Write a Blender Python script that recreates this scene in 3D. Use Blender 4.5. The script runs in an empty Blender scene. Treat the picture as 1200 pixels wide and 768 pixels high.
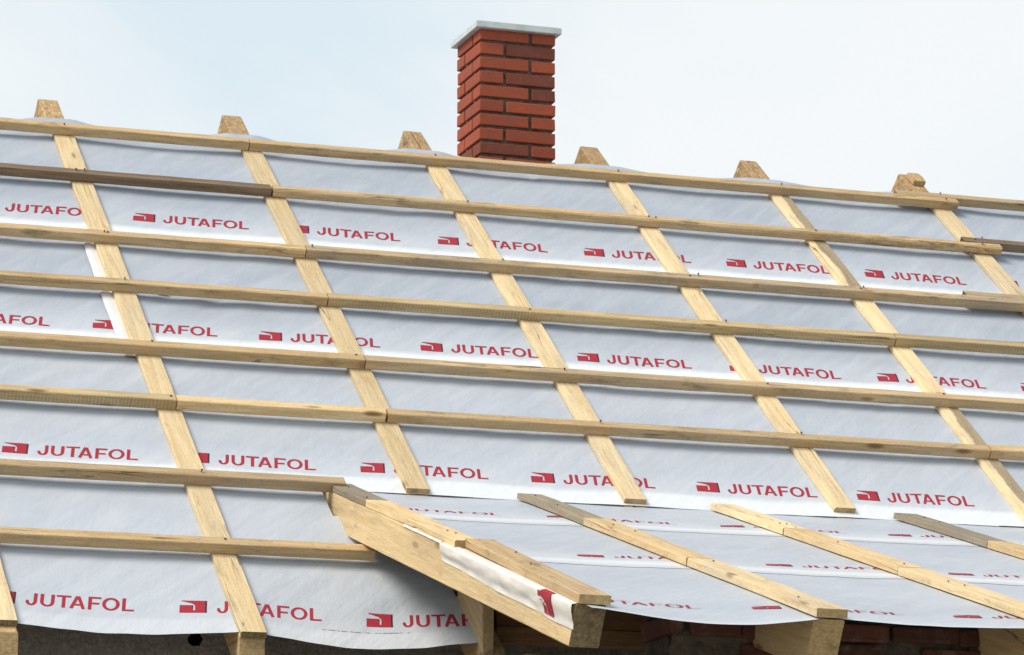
import bpy, bmesh, math, random
from mathutils import Vector, Matrix, noise

random.seed(7)
S = bpy.context.scene
COL = S.collection
R = math.radians

# ------------------------------------------------------------------ frames
P1 = R(37.16)            # pitch of the main roof
P2 = R(15.51)            # pitch of the low porch roof
X = Vector((1, 0, 0))
S1 = Vector((0, math.cos(P1), math.sin(P1)))      # up the main slope
N1 = Vector((0, -math.sin(P1), math.cos(P1)))     # out of the main slope
S2 = Vector((0, math.cos(P2), math.sin(P2)))
N2 = Vector((0, -math.sin(P2), math.cos(P2)))
H = S1 * -3.766                                    # porch roof hinge line
M1 = -0.0262                                       # membrane level on the main slope
RY = 0.455                                         # ridge line (y)
GROUND = -6.4

def W1(x, s, n): return Vector((x, 0, 0)) + S1 * s + N1 * n
def W2(x, s, n): return Vector((x, 0, 0)) + H + S2 * s + N2 * n

# ------------------------------------------------------------------ object helpers
def tag(o, label=None, cat=None, group=None, kind=None):
    if label: o['label'] = label
    if cat: o['category'] = cat
    if group: o['group'] = group
    if kind: o['kind'] = kind
    return o

def link_mesh(name, verts, faces, mats, parent=None, fmat=None, smooth=False, matrix=None):
    me = bpy.data.meshes.new(name)
    me.from_pydata([tuple(v) for v in verts], [], faces)
    for m in (mats if isinstance(mats, (list, tuple)) else [mats]):
        me.materials.append(m)
    if fmat:
        me.polygons.foreach_set('material_index', fmat)
    if smooth:
        me.polygons.foreach_set('use_smooth', [True] * len(me.polygons))
    me.update()
    o = bpy.data.objects.new(name, me)
    COL.objects.link(o)
    if matrix is not None: o.matrix_world = matrix
    if parent is not None:
        o.parent = parent
        if matrix is not None:
            o.matrix_parent_inverse = parent.matrix_world.inverted()
    return o

def empty(name, loc):
    o = bpy.data.objects.new(name, None)
    o.empty_display_size = 0.1
    COL.objects.link(o)
    o.matrix_world = Matrix.Translation(loc)
    return o

def frame(origin, xd, yd, zd):
    m = Matrix.Identity(4)
    for i, v in enumerate((xd, yd, zd)):
        v = v.normalized()
        m[0][i], m[1][i], m[2][i] = v
    m[0][3], m[1][3], m[2][3] = origin
    return m

# ------------------------------------------------------------------ materials
class NT:
    def __init__(self, name):
        self.m = bpy.data.materials.new(name)
        self.m.use_nodes = True
        self.t = self.m.node_tree
        self.t.nodes.clear()
        self.out = self.n('ShaderNodeOutputMaterial')
        self.b = self.n('ShaderNodeBsdfPrincipled')
        self.l(self.b.outputs[0], self.out.inputs[0])
    def n(self, ty, **kw):
        nd = self.t.nodes.new(ty)
        for k, v in kw.items(): setattr(nd, k, v)
        return nd
    def l(self, a, b): self.t.links.new(a, b)
    def val(self, sock, v):
        if hasattr(v, 'is_linked'): self.l(v, sock)
        else: sock.default_value = v
    def math(self, op, a, b=None, clamp=False):
        nd = self.n('ShaderNodeMath', operation=op, use_clamp=clamp)
        self.val(nd.inputs[0], a)
        if b is not None: self.val(nd.inputs[1], b)
        return nd.outputs[0]
    def mix(self, f, a, b, mode='MIX'):
        nd = self.n('ShaderNodeMix', data_type='RGBA', blend_type=mode)
        self.val(nd.inputs[0], f)
        for s, v in ((nd.inputs[6], a), (nd.inputs[7], b)):
            if hasattr(v, 'is_linked'): self.l(v, s)
            else: s.default_value = (*v, 1) if len(v) == 3 else v
        return nd.outputs[2]
    def noise(self, vec, scale, detail=4, rough=0.55, dist=0.0):
        nd = self.n('ShaderNodeTexNoise')
        self.l(vec, nd.inputs['Vector'])
        nd.inputs['Scale'].default_value = scale
        nd.inputs['Detail'].default_value = detail
        nd.inputs['Roughness'].default_value = rough
        nd.inputs['Distortion'].default_value = dist
        return nd.outputs['Fac']
    def mapping(self, vec, scale=(1, 1, 1), rot=(0, 0, 0)):
        nd = self.n('ShaderNodeMapping')
        self.l(vec, nd.inputs['Vector'])
        nd.inputs['Scale'].default_value = scale
        nd.inputs['Rotation'].default_value = rot
        return nd.outputs[0]
    def ramp(self, f, a, b):
        nd = self.n('ShaderNodeMapRange', interpolation_type='SMOOTHSTEP')
        self.val(nd.inputs[0], f)
        nd.inputs[1].default_value = a
        nd.inputs[2].default_value = b
        return nd.outputs[0]
    def bump(self, h, strength, dist):
        nd = self.n('ShaderNodeBump')
        self.l(h, nd.inputs['Height'])
        nd.inputs['Strength'].default_value = strength
        nd.inputs['Distance'].default_value = dist
        self.l(nd.outputs[0], self.b.inputs['Normal'])

def objcoord(t, rnd=True):
    tc = t.n('ShaderNodeTexCoord')
    v = tc.outputs['Object']
    if rnd:
        oi = t.n('ShaderNodeObjectInfo')
        a = t.n('ShaderNodeVectorMath', operation='SCALE')
        a.inputs[0].default_value = (37.1, 11.7, 5.3)
        t.l(oi.outputs['Random'], a.inputs['Scale'])
        b = t.n('ShaderNodeVectorMath', operation='ADD')
        t.l(v, b.inputs[0]); t.l(a.outputs[0], b.inputs[1])
        return b.outputs[0], oi.outputs['Random'], v
    return v

def wood(name, light, dark, grey=0.0, greycol=(0.20, 0.185, 0.16), saw=0.0, dirt=0.25, rough=0.75, knots=1.0, side=False, mould=None, mcol=(0.13, 0.09, 0.055)):
    t = NT(name)
    v, rnd, raw = objcoord(t)
    long_ = t.mapping(v, (1.6, 26, 26))
    fine = t.mapping(v, (5, 150, 150))
    g1 = t.noise(long_, 1.6, 6, 0.6, 0.6)
    g2 = t.noise(fine, 1.0, 3, 0.6)
    blotch = t.noise(t.mapping(v, (1.3, 7, 7)), 1.5, 4)
    col = t.mix(t.ramp(g1, 0.33, 0.68), dark, light)
    col = t.mix(t.math('MULTIPLY', t.ramp(g2, 0.45, 0.75), 0.35), col, tuple(c * 0.6 for c in dark))
    # per-plank tone
    tone = t.math('ADD', t.math('MULTIPLY', rnd, 0.36), 0.76)
    mul = t.n('ShaderNodeVectorMath', operation='SCALE')
    t.l(col, mul.inputs[0]); t.l(tone, mul.inputs['Scale'])
    col = mul.outputs[0]
    # weathering
    gf = t.math('ADD', t.math('MULTIPLY', t.ramp(blotch, 0.38, 0.66), 0.75), t.math('ADD', t.math('MULTIPLY', t.math('FRACT', t.math('MULTIPLY', rnd, 7.3)), 0.40), grey - 0.62), clamp=True)
    gcol = t.mix(t.ramp(g1, 0.3, 0.7), tuple(c * 0.72 for c in greycol), greycol)
    col = t.mix(t.math('MULTIPLY', gf, min(1.0, 0.35 + grey)), col, gcol)
    if side:     # one half of the board is weathered lengthwise
        sp_ = t.n('ShaderNodeSeparateXYZ'); t.l(raw, sp_.inputs[0])
        wob = t.math('MULTIPLY', t.math('SUBTRACT', t.noise(t.mapping(v, (2.2, 3, 3)), 1.5, 4), 0.5), 0.09)
        ms = t.ramp(t.math('ADD', sp_.outputs[1], wob), -0.012, 0.004)
        a1 = t.math('ADD', t.math('LESS_THAN', sp_.outputs[0], 1.33), t.math('GREATER_THAN', sp_.outputs[0], 2.45))
        col = t.mix(t.math('MULTIPLY', t.math('MULTIPLY', ms, a1), 0.85), col, t.mix(g1, (0.20, 0.155, 0.105), (0.30, 0.245, 0.17)))
    if mould:    # blue-black mould on one end of the board
        sm_ = t.n('ShaderNodeSeparateXYZ'); t.l(raw, sm_.inputs[0])
        mn = t.noise(t.mapping(v, (6, 40, 40)), 1.2, 6, 0.75)
        mf = t.math('MULTIPLY', t.ramp(sm_.outputs[0], mould[0], mould[1]), t.ramp(mn, 0.42, 0.62))
        col = t.mix(t.math('MULTIPLY', mf, 0.8), col, mcol)
    # stains
    st = t.noise(t.mapping(v, (3.0, 11, 11)), 1.7, 5, 0.65)
    col = t.mix(t.math('MULTIPLY', t.ramp(st, 0.55, 0.74), dirt), col, (0.13, 0.095, 0.06))
    sp = t.noise(t.mapping(v, (30, 55, 55)), 1.6, 4, 0.7)
    col = t.mix(t.math('MULTIPLY', t.ramp(sp, 0.52, 0.74), 0.38), col, tuple(c * 0.42 for c in dark))
    sp2 = t.noise(t.mapping(v, (70, 110, 110)), 1.6, 3, 0.7)
    col = t.mix(t.math('MULTIPLY', t.ramp(sp2, 0.50, 0.70), 0.30), col, tuple(min(1, c * 1.3) for c in light))
    # drying cracks along the grain
    cn = t.noise(t.mapping(v, (0.7, 16, 16)), 1.3, 2, 0.4)
    cs = t.noise(t.mapping(v, (1.1, 5, 5)), 1.1, 2)
    ck = t.math('MULTIPLY', t.math('LESS_THAN', t.math('ABSOLUTE', t.math('SUBTRACT', cn, 0.52)), 0.009), t.ramp(cs, 0.50, 0.62))
    col = t.mix(t.math('MULTIPLY', ck, 0.72), col, (0.07, 0.05, 0.03))
    # knots
    vo = t.n('ShaderNodeTexVoronoi', feature='F1')
    t.l(t.mapping(v, (2.6, 9, 9)), vo.inputs['Vector'])
    vo.inputs['Scale'].default_value = 1.0
    sel = t.n('ShaderNodeSeparateColor'); t.l(vo.outputs['Color'], sel.inputs[0])
    kk = t.math('MULTIPLY', t.math('SUBTRACT', 1.0, t.ramp(vo.outputs['Distance'], 0.06, 0.17)),
                t.math('GREATER_THAN', sel.outputs[0], 0.62))
    col = t.mix(t.math('MULTIPLY', kk, 0.75 * knots), col, (0.12, 0.055, 0.02))
    h = t.math('ADD', t.math('MULTIPLY', g1, 0.6), t.math('MULTIPLY', g2, 0.5))
    if saw > 0:
        sz_ = t.n('ShaderNodeSeparateXYZ'); t.l(raw, sz_.inputs[0])
        onfront = t.math('LESS_THAN', sz_.outputs[2], 0.0455)
        wv = t.n('ShaderNodeTexWave', wave_type='BANDS', bands_direction='X')
        t.l(t.mapping(raw, (1, .25, .25)), wv.inputs['Vector'])
        wv.inputs['Scale'].default_value = 19
        wv.inputs['Distortion'].default_value = 2.2
        wv.inputs['Detail Scale'].default_value = 3
        wf = t.math('MULTIPLY', t.math('MULTIPLY', wv.outputs['Fac'], t.math('MULTIPLY', onfront, saw)), t.ramp(blotch, 0.30, 0.66))
        col = t.mix(t.math('MULTIPLY', wf, 0.55), col, tuple(c * 0.42 for c in dark))
        h = t.math('ADD', h, wf)
    t.l(col, t.b.inputs['Base Color'])
    t.b.inputs['Roughness'].default_value = rough
    t.b.inputs['Specular IOR Level'].default_value = 0.25
    t.bump(t.math('ADD', h, t.math('MULTIPLY', sp, 0.8)), 0.6, 0.005)
    return t.m

def endgrain(name, light, dark):
    t = NT(name)
    v, rnd, raw = objcoord(t)
    wv = t.n('ShaderNodeTexWave', wave_type='RINGS', rings_direction='X')
    t.l(t.mapping(raw, (1, 1, 1.2)), wv.inputs['Vector'])
    wv.inputs['Scale'].default_value = 22
    wv.inputs['Distortion'].default_value = 3.0
    wv.inputs['Detail'].default_value = 3
    n2 = t.noise(v, 70, 5, 0.65)
    n1 = t.noise(v, 14, 4, 0.6)
    f = t.math('ADD', t.math('MULTIPLY', wv.outputs['Fac'], 0.06), t.math('MULTIPLY', n2, 0.94))
    col = t.mix(t.ramp(f, 0.25, 0.75), dark, light)
    col = t.mix(t.math('MULTIPLY', t.ramp(n1, 0.5, 0.72), 0.5), col, tuple(c * 0.45 for c in dark))
    t.l(col, t.b.inputs['Base Color'])
    t.b.inputs['Roughness'].default_value = 0.9
    t.b.inputs['Specular IOR Level'].default_value = 0.15
    t.bump(f, 0.6, 0.006)
    return t.m

def membrane_mat():
    t = NT('foil_membrane')
    tc = t.n('ShaderNodeTexCoord')
    v = tc.outputs['Object']
    at = t.n('ShaderNodeAttribute', attribute_name='lap')
    lap = at.outputs['Fac']
    big = t.noise(t.mapping(v, (0.8, 1.6, 1)), 1.6, 4)
    base = t.mix(t.ramp(big, 0.3, 0.7), (0.368, 0.422, 0.495), (0.426, 0.480, 0.552))
    wrinkle_light = t.noise(t.mapping(t.mapping(v, rot=(0, 0, R(-48))), (2.5, 14, 5)), 1.0, 3)
    base = t.mix(t.math('MULTIPLY', t.ramp(wrinkle_light, 0.40, 0.75), 0.24), base, (0.60, 0.645, 0.69))  # paler diagonal streaks: light caught on the wrinkles, put into the colour
    weave = t.noise(t.mapping(v, (120, 120, 1)), 1.0, 3, 0.7)
    base = t.mix(t.math('MULTIPLY', t.ramp(weave, 0.38, 0.68), 0.20), base, (0.36, 0.37, 0.42))
    # two layers of foil where the sheets overlap: less of the dark attic shows through
    base = t.mix(lap, base, (0.79, 0.83, 0.855))
    dirt = t.noise(t.mapping(v, (3, 3, 3)), 2.2, 6, 0.7)
    base = t.mix(t.math('MULTIPLY', t.ramp(dirt, 0.6, 0.8), 0.22), base, (0.36, 0.35, 0.33))
    t.l(base, t.b.inputs['Base Color'])
    t.b.inputs['Roughness'].default_value = 0.42
    t.b.inputs['Specular IOR Level'].default_value = 0.35
    wr = t.noise(t.mapping(t.mapping(v, rot=(0, 0, R(-46))), (2.6, 17, 5)), 1.0, 3, 0.5)
    wr2 = t.noise(t.mapping(t.mapping(v, rot=(0, 0, R(-75))), (7, 26, 5)), 1.0, 3, 0.6)
    h = t.math('ADD', t.math('MULTIPLY', wr, 0.7), t.math('MULTIPLY', wr2, 0.25))
    h = t.math('ADD', h, t.math('MULTIPLY', weave, 0.05))
    t.bump(h, 0.42, 0.022)
    return t.m

def flat(name, col, rough=0.6, metal=0.0, nscale=None, col2=None, bump=0.0):
    t = NT(name)
    if nscale:
        v = objcoord(t, False)
        f = t.noise(v, nscale, 7, 0.7)
        c = t.mix(t.ramp(f, 0.3, 0.72), col, col2)
        t.l(c, t.b.inputs['Base Color'])
        if bump: t.bump(f, bump, 0.02)
    else:
        t.b.inputs['Base Color'].default_value = (*col, 1)
    t.b.inputs['Roughness'].default_value = rough
    t.b.inputs['Metallic'].default_value = metal
    return t.m

def brick_mat(name, a, b, c, grime, amount):
    t = NT(name)
    v = objcoord(t, False)
    at = t.n('ShaderNodeAttribute', attribute_name='tone')
    col = t.mix(t.ramp(at.outputs['Fac'], 0.0, 1.0), a, b)
    n1 = t.noise(v, 16, 6, 0.65)
    n2 = t.noise(v, 120, 4, 0.6)
    col = t.mix(t.math('MULTIPLY', t.ramp(n1, 0.42, 0.75), 0.55), col, c)
    col = t.mix(t.math('MULTIPLY', t.ramp(n2, 0.5, 0.75), 0.30), col, tuple(x * 0.5 for x in a))
    n3 = t.noise(v, 7, 6, 0.7)
    col = t.mix(t.math('MULTIPLY', t.ramp(n3, 0.52, 0.70), amount), col, grime)
    t.l(col, t.b.inputs['Base Color'])
    t.b.inputs['Roughness'].default_value = 0.85
    t.b.inputs['Specular IOR Level'].default_value = 0.2
    t.bump(t.math('ADD', n1, t.math('MULTIPLY', n2, 0.6)), 0.55, 0.006)
    return t.m

PALE = (0.66, 0.49, 0.27); PALED = (0.52, 0.35, 0.17)
W_fresh = wood('pine_fresh', (0.80, 0.62, 0.36), (0.68, 0.48, 0.24), 0.08, dirt=0.25)
W_batten = wood('pine_batten', (0.70, 0.52, 0.29), (0.55, 0.37, 0.175), 0.26, (0.46, 0.37, 0.255), dirt=0.65)
W_mould = wood('pine_mouldy', (0.70, 0.52, 0.29), (0.55, 0.37, 0.175), 0.26, (0.46, 0.37, 0.255), dirt=0.65, mould=(2.5, 3.9))
W_grey = wood('pine_greying', (0.58, 0.435, 0.25), (0.44, 0.31, 0.165), 0.45, (0.38, 0.315, 0.23), dirt=0.7)
W_saw = wood('pine_sawn', (0.63, 0.49, 0.28), (0.49, 0.355, 0.175), 0.25, (0.42, 0.36, 0.255), saw=0.75, dirt=0.4)
W_dark = wood('pine_weathered', (0.27, 0.19, 0.12), (0.17, 0.115, 0.07), 0.40, (0.25, 0.21, 0.165), dirt=0.6)
W_counter = wood('pine_counter', (0.84, 0.68, 0.42), (0.72, 0.54, 0.295), 0.25, (0.54, 0.475, 0.365), dirt=0.35)
W_side = wood('pine_counter_wany', (0.84, 0.68, 0.42), (0.72, 0.54, 0.295), 0.25, (0.54, 0.475, 0.365), dirt=0.35, side=True)
W_cgrey = wood('pine_counter_grey', (0.42, 0.34, 0.23), (0.30, 0.235, 0.155), 0.65, (0.30, 0.27, 0.215), dirt=0.5)
W_beam = wood('pine_beam', (0.82, 0.64, 0.37), (0.71, 0.52, 0.275), 0.05, dirt=0.28, knots=0.6)
W_rafter = wood('pine_rafter', (0.62, 0.45, 0.24), (0.45, 0.29, 0.135), 0.20, (0.33,0.27,0.18), dirt=0.5, mould=(-0.36, -0.20), mcol=(0.27, 0.18, 0.095))
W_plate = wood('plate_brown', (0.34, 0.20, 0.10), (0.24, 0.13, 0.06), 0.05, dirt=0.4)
E_light = endgrain('end_grain_pale', (0.56, 0.42, 0.22), (0.36, 0.25, 0.12))
E_grey = endgrain('end_grain_grey', (0.34, 0.28, 0.17), (0.16, 0.125, 0.07))
E_dark = endgrain('end_grain_dark', (0.14, 0.10, 0.065), (0.07, 0.05, 0.035))
FOIL = membrane_mat()
RED = flat('print_red', (0.40, 0.014, 0.032), 0.65, nscale=45, col2=(0.30, 0.018, 0.032))
MAROON = flat('print_maroon', (0.06, 0.012, 0.03), 0.5)
FINE = flat('print_grey', (0.22, 0.23, 0.25), 0.6)
STEEL = flat('steel_nail', (0.07, 0.06, 0.055), 0.5, 0.6)
RUST = flat('rusty_bolt', (0.09, 0.06, 0.045), 0.6, 0.4)
WHITEFOIL = flat('white_strip', (0.80, 0.80, 0.79), 0.4, nscale=9, col2=(0.72, 0.73, 0.74), bump=0.2)
FLAPM = flat('folded_foil', (0.80, 0.78, 0.73), 0.42, nscale=11, col2=(0.70, 0.68, 0.64), bump=0.15)
CAPM = flat('cap_metal', (0.62, 0.68, 0.69), 0.42, 0.1, nscale=9, col2=(0.46, 0.52, 0.53))
BRICK = brick_mat('chimney_brick', (0.175, 0.058, 0.040), (0.39, 0.092, 0.048), (0.25, 0.085, 0.06), (0.17, 0.095, 0.075), 0.45)
MORTAR = flat('dark_mortar', (0.060, 0.040, 0.033), 0.95, nscale=16, col2=(0.20, 0.145, 0.115), bump=0.6)
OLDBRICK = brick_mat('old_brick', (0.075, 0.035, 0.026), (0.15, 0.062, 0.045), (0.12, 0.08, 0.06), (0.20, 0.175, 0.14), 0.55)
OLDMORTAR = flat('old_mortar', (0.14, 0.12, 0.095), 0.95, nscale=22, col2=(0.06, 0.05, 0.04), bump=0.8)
PLASTER = flat('rough_plaster', (0.24, 0.225, 0.205), 0.95, nscale=70, col2=(0.42, 0.40, 0.37), bump=1.0)
BLACK = flat('hole_shade', (0.01, 0.01, 0.01), 0.9)  # black lining: the shade inside the wall hole put into the colour
SOIL = flat('yard_soil', (0.30, 0.27, 0.225), 0.95, nscale=1.2, col2=(0.20, 0.185, 0.145), bump=0.4)

# ------------------------------------------------------------------ timber
def plank_geo(L, w, t, seed, warp=0.004, rough=0.0016, step=0.06, cham=0.0022, wane=0.0):
    """a board along local +X from 0 to L, y in [-w/2, w/2], z in [0, t]; chamfered, slightly bowed and uneven"""
    n = max(2, int(L / step) + 1)
    V, F, fm = [], [], []
    rs = random.Random(seed)
    ox, ph = rs.uniform(0, 100), rs.uniform(0, 6.28)
    by = rs.uniform(-warp, warp)
    for i in range(n):
        x = L * i / (n - 1)
        e = math.sin(math.pi * i / (n - 1))
        yo = by * e + 0.0012 * noise.noise((x * 1.3 + ox, 1.7, ph))
        w2 = w / 2
        pts = []
        for (sy, tz) in ((-1, 0), (1, 0), (1, 1), (-1, 1)):
            c = cham * (0.7 + 0.6 * abs(noise.noise((x * 9 + ox, sy * 3.1, tz * 5.7))))
            if wane and tz and sy < 0:
                c += wane * max(0, noise.noise((x * 1.4 + ox, 9.0, 2.0)) + 0.15)
            jy = rough * noise.noise((x * 7 + ox, sy * 7.0, tz * 3.0 + 1))
            jz = rough * noise.noise((x * 7 + ox, sy * 5.0 + 2, tz * 9.0)) * (1 if tz else 0.3)
            y = sy * w2 + jy + yo
            z = tz * t + jz
            a = (y - sy * c, z); b = (y, z + (c if tz == 0 else -c))
            # order round the section
            if (sy, tz) in ((-1, 0), (1, 1)): pts += [b, a]
            else: pts += [a, b]
        for (y, z) in pts: V.append((x, y, z))
    for i in range(n - 1):
        for k in range(8):
            a = i * 8 + k; b = i * 8 + (k + 1) % 8
            F.append((a, b, b + 8, a + 8)); fm.append(0)
    F.append(tuple(reversed(range(8)))); fm.append(1)
    F.append(tuple((n - 1) * 8 + k for k in range(8))); fm.append(1)
    return V, F, fm

_seed = [100]
def plank(name, L, w, t, mats, matrix, parent=None, **kw):
    _seed[0] += 1
    V, F, fm = plank_geo(L, w, t, _seed[0], **kw)
    # section order gives inward normals on some builds: recalc once
    o = link_mesh(name, V, F, list(mats), parent, fm, matrix=matrix)
    bm = bmesh.new(); bm.from_mesh(o.data)
    bmesh.ops.recalc_face_normals(bm, faces=bm.faces)
    bm.to_mesh(o.data); bm.free()
    return o

def nail(parent, pos, axis, r=0.0026, l=0.016):
    n = 8
    V = []; F = []
    a = axis.normalized()
    u = a.orthogonal().normalized(); w = a.cross(u)
    rings = [(0, r * .8), (l * .8, r * .8), (l * .8, r * 2.1), (l, r * 1.9)]
    for (h, rr) in rings:
        for k in range(n):
            t = 2 * math.pi * k / n
            V.append(a * h + u * rr * math.cos(t) + w * rr * math.sin(t))
    for i in range(len(rings) - 1):
        for k in range(n):
            F.append((i * n + k, i * n + (k + 1) % n, (i + 1) * n + (k + 1) % n, (i + 1) * n + k))
    F.append(tuple(3 * n + k for k in range(n)))
    return link_mesh('nail', V, F, STEEL, parent, smooth=False, matrix=Matrix.Translation(pos))

# ------------------------------------------------------------------ main rafters
DX = {-1: 0.0, 0: 0.0, 1: 0.004, 2: 0.025, 3: 0.055, 4: 0.015, 5: 0.0}
RT = -0.0295; RD = 0.135                 # rafter top level and depth
apex_s = RY / math.cos(P1) + math.tan(P1) * RT
def rafter_solid(x0, x1, ytail, side, seed, groove=None):
    """a rafter with plumb cuts at the ridge and at the tail; side -1 faces the camera, +1 goes down the far slope"""
    V, F, fm = [], [], []
    ys = [ytail + (RY - ytail) * i / 40 for i in range(41)]
    c = 0.005
    rs = random.Random(seed); ox = rs.uniform(0, 50)
    def zt(y): return math.tan(P1) * y + RT / math.cos(P1)
    def zb(y): return zt(y) - RD / math.cos(P1)
    for y in ys:
        j = lambda k: 0.0018 * noise.noise((y * 5 + ox, k * 3.3, 0.5))
        top, bot = zt(y), zb(y)
        sec = [(x0 + c + j(0), bot + j(8) * .4), (x1 - c + j(1), bot + j(9) * .4), (x1 + j(2), bot + c), (x1 + j(3), top - c),
               (x1 - c + j(4), top), (x0 + c + j(5), top), (x0 + j(6), top - c), (x0 + j(7), bot + c)]
        for (x, z) in sec:
            yy = y if side < 0 else 2 * RY - y
            V.append((x, yy, z))
    for i in range(40):
        for k in range(8):
            a = i * 8 + k; b = i * 8 + (k + 1) % 8
            F.append((a, b, b + 8, a + 8)); fm.append(0)
    F.append(tuple(reversed(range(8)))); fm.append(1)
    F.append(tuple(40 * 8 + k for k in range(8))); fm.append(1)
    return V, F, fm

def fix_normals(o):
    bm = bmesh.new(); bm.from_mesh(o.data)
    bmesh.ops.recalc_face_normals(bm, faces=bm.faces)
    bm.to_mesh(o.data); bm.free()

rafter_labels = {
    -1: "pine rafter pair at the left edge, its tail showing under the lowest membrane sheet",
    0: "pine rafter pair with the leftmost ridge tip and a sawn tail at the eave",
    1: "pine rafter pair whose pale ridge tip is second from the left, with a bolt",
    2: "pine rafter pair with a split double tip just left of the brick chimney",
    3: "pine rafter pair with a broad rough tip just right of the brick chimney",
    4: "pine rafter pair with a dark slit in its tip, second right of the chimney",
    5: "pine rafter pair with a chunky blocked tip beside the lapped batten ends, rightmost",
}
tailY = {-1: -3.99, 0: -3.955, 1: -3.97, 2: -3.3, 3: -3.3, 4: -3.3, 5: -3.3}

def frame_along(o_mat): return o_mat
RM = frame((0, 0, 0), Vector((0, 1, 0)), Vector((-1, 0, 0)), Vector((0, 0, 1)))   # grain follows local X
def to_local(V, m):
    mi = m.inverted()
    return [mi @ Vector(v) for v in V]

for k, lab in rafter_labels.items():
    xc = k + DX[k]
    root = empty('rafter_pair', W1(xc, -4.9 if k < 2 else -3.5, RT - RD))
    tag(root, lab, 'rafter', 'rafter pairs along the ridge')
    fx0, fx1 = xc - 0.052, xc + 0.052
    if k == 2:
        parts = [(xc - 0.054, xc - 0.010), (xc - 0.002, xc + 0.052)]
    elif k == 4:
        parts = [(xc - 0.052, xc - 0.008), (xc - 0.004, xc + 0.052)]
    else:
        parts = [(fx0, fx1)]
    m = RM.copy(); m.translation = W1(xc, apex_s, RT)
    Vs, Fs, Ms = [], [], []
    for i, (a, b) in enumerate(parts):
        V, F, fm = rafter_solid(a, b, tailY[k], -1, k * 7 + i)
        off = len(Vs); Vs += V; Fs += [tuple(q + off for q in f) for f in F]; Ms += fm
    fr = link_mesh('rafter', to_local(Vs, m), Fs, [W_rafter, E_light], root, Ms, matrix=m); fix_normals(fr)
    V, F, fm = rafter_solid(fx0 - 0.002, fx1 - 0.004, -3.6, 1, k * 7 + 3)
    br = link_mesh('rafter', to_local(V, m), F, [W_rafter, E_light], root, fm, matrix=m); fix_normals(br)
    if k in (0, 1, 2, 4):
        # bolt through the pair
        bmz = []
        yb = 0.375 if k != 4 else 0.33
        zb = math.tan(P1) * yb - 0.115
        V, F = [], []
        n = 10
        segs = [(-0.085, 0.006), (0.075, 0.006), (0.0751, 0.011), (0.083, 0.011)]
        segs = [(-0.10, 0.0045), (-0.065, 0.0045), (-0.065, 0.010), (-0.056, 0.010), (-0.056, 0.005), (0.054, 0.005), (0.054, 0.011), (0.066, 0.011)]
        for (dx, r) in segs:
            for q in range(n):
                a = 2 * math.pi * q / n
                V.append((dx, r * math.cos(a), r * math.sin(a)))
        for i in range(len(segs) - 1):
            for q in range(n):
                F.append((i * n + q, i * n + (q + 1) % n, (i + 1) * n + (q + 1) % n, (i + 1) * n + q))
        F.append(tuple(reversed(range(n)))); F.append(tuple((len(segs) - 1) * n + q for q in range(n)))
        bo = link_mesh('bolt', V, F, RUST, root, matrix=Matrix.Translation((xc, yb, zb)))
        fix_normals(bo)
    if k == 5:
        # rough block nailed on the tip
        o = plank('tip_block', 0.115, 0.075, 0.03, (W_rafter, E_light),
                  frame(W1(xc + 0.012, 0.505, RT + 0.001), -S1, X, N1), root, cham=0.008, rough=0.012, step=0.02)

# ------------------------------------------------------------------ counter battens on the main slope
CW = 0.106; CT = 0.0252
counter = {   # k: (s_top, s_bottom, material, end, label)
    -1: (0.07, -4.985, W_counter, "pale counter batten at the left edge, running down to the eave"),
    0: (0.07, -5.0, W_counter, "long pale counter batten left of the others, running from ridge to eave"),
    1: (0.07, -3.702, W_counter, "pale counter batten ending on bare membrane just above the big beam"),
    2: (0.07, -3.690, W_counter, "pale counter batten running down from just left of the chimney"),
    3: (0.07, -3.665, W_counter, "pale counter batten running down from just right of the chimney, knot near its top"),
    4: (0.07, -3.69, W_cgrey, "weathered grey counter batten with bright left edge, second right of the chimney"),
    5: (0.10, -3.67, W_counter, "pale counter batten at the right edge under the lapped batten ends"),
}
for k, (st, sb, m, lab) in counter.items():
    xc = k + DX[k]
    mt = frame(W1(xc, st, -CT), -S1, X, N1)
    if k == 4: m = W_side
    o = plank('counter_batten', st - sb, CW, CT, (m, E_light if k not in (-1, 0) else E_grey), mt, warp=0.006, wane=0.012 if k in (4, 3) else 0.004)
    tag(o, lab, 'counter batten', 'counter battens nailed over the rafters')

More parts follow.
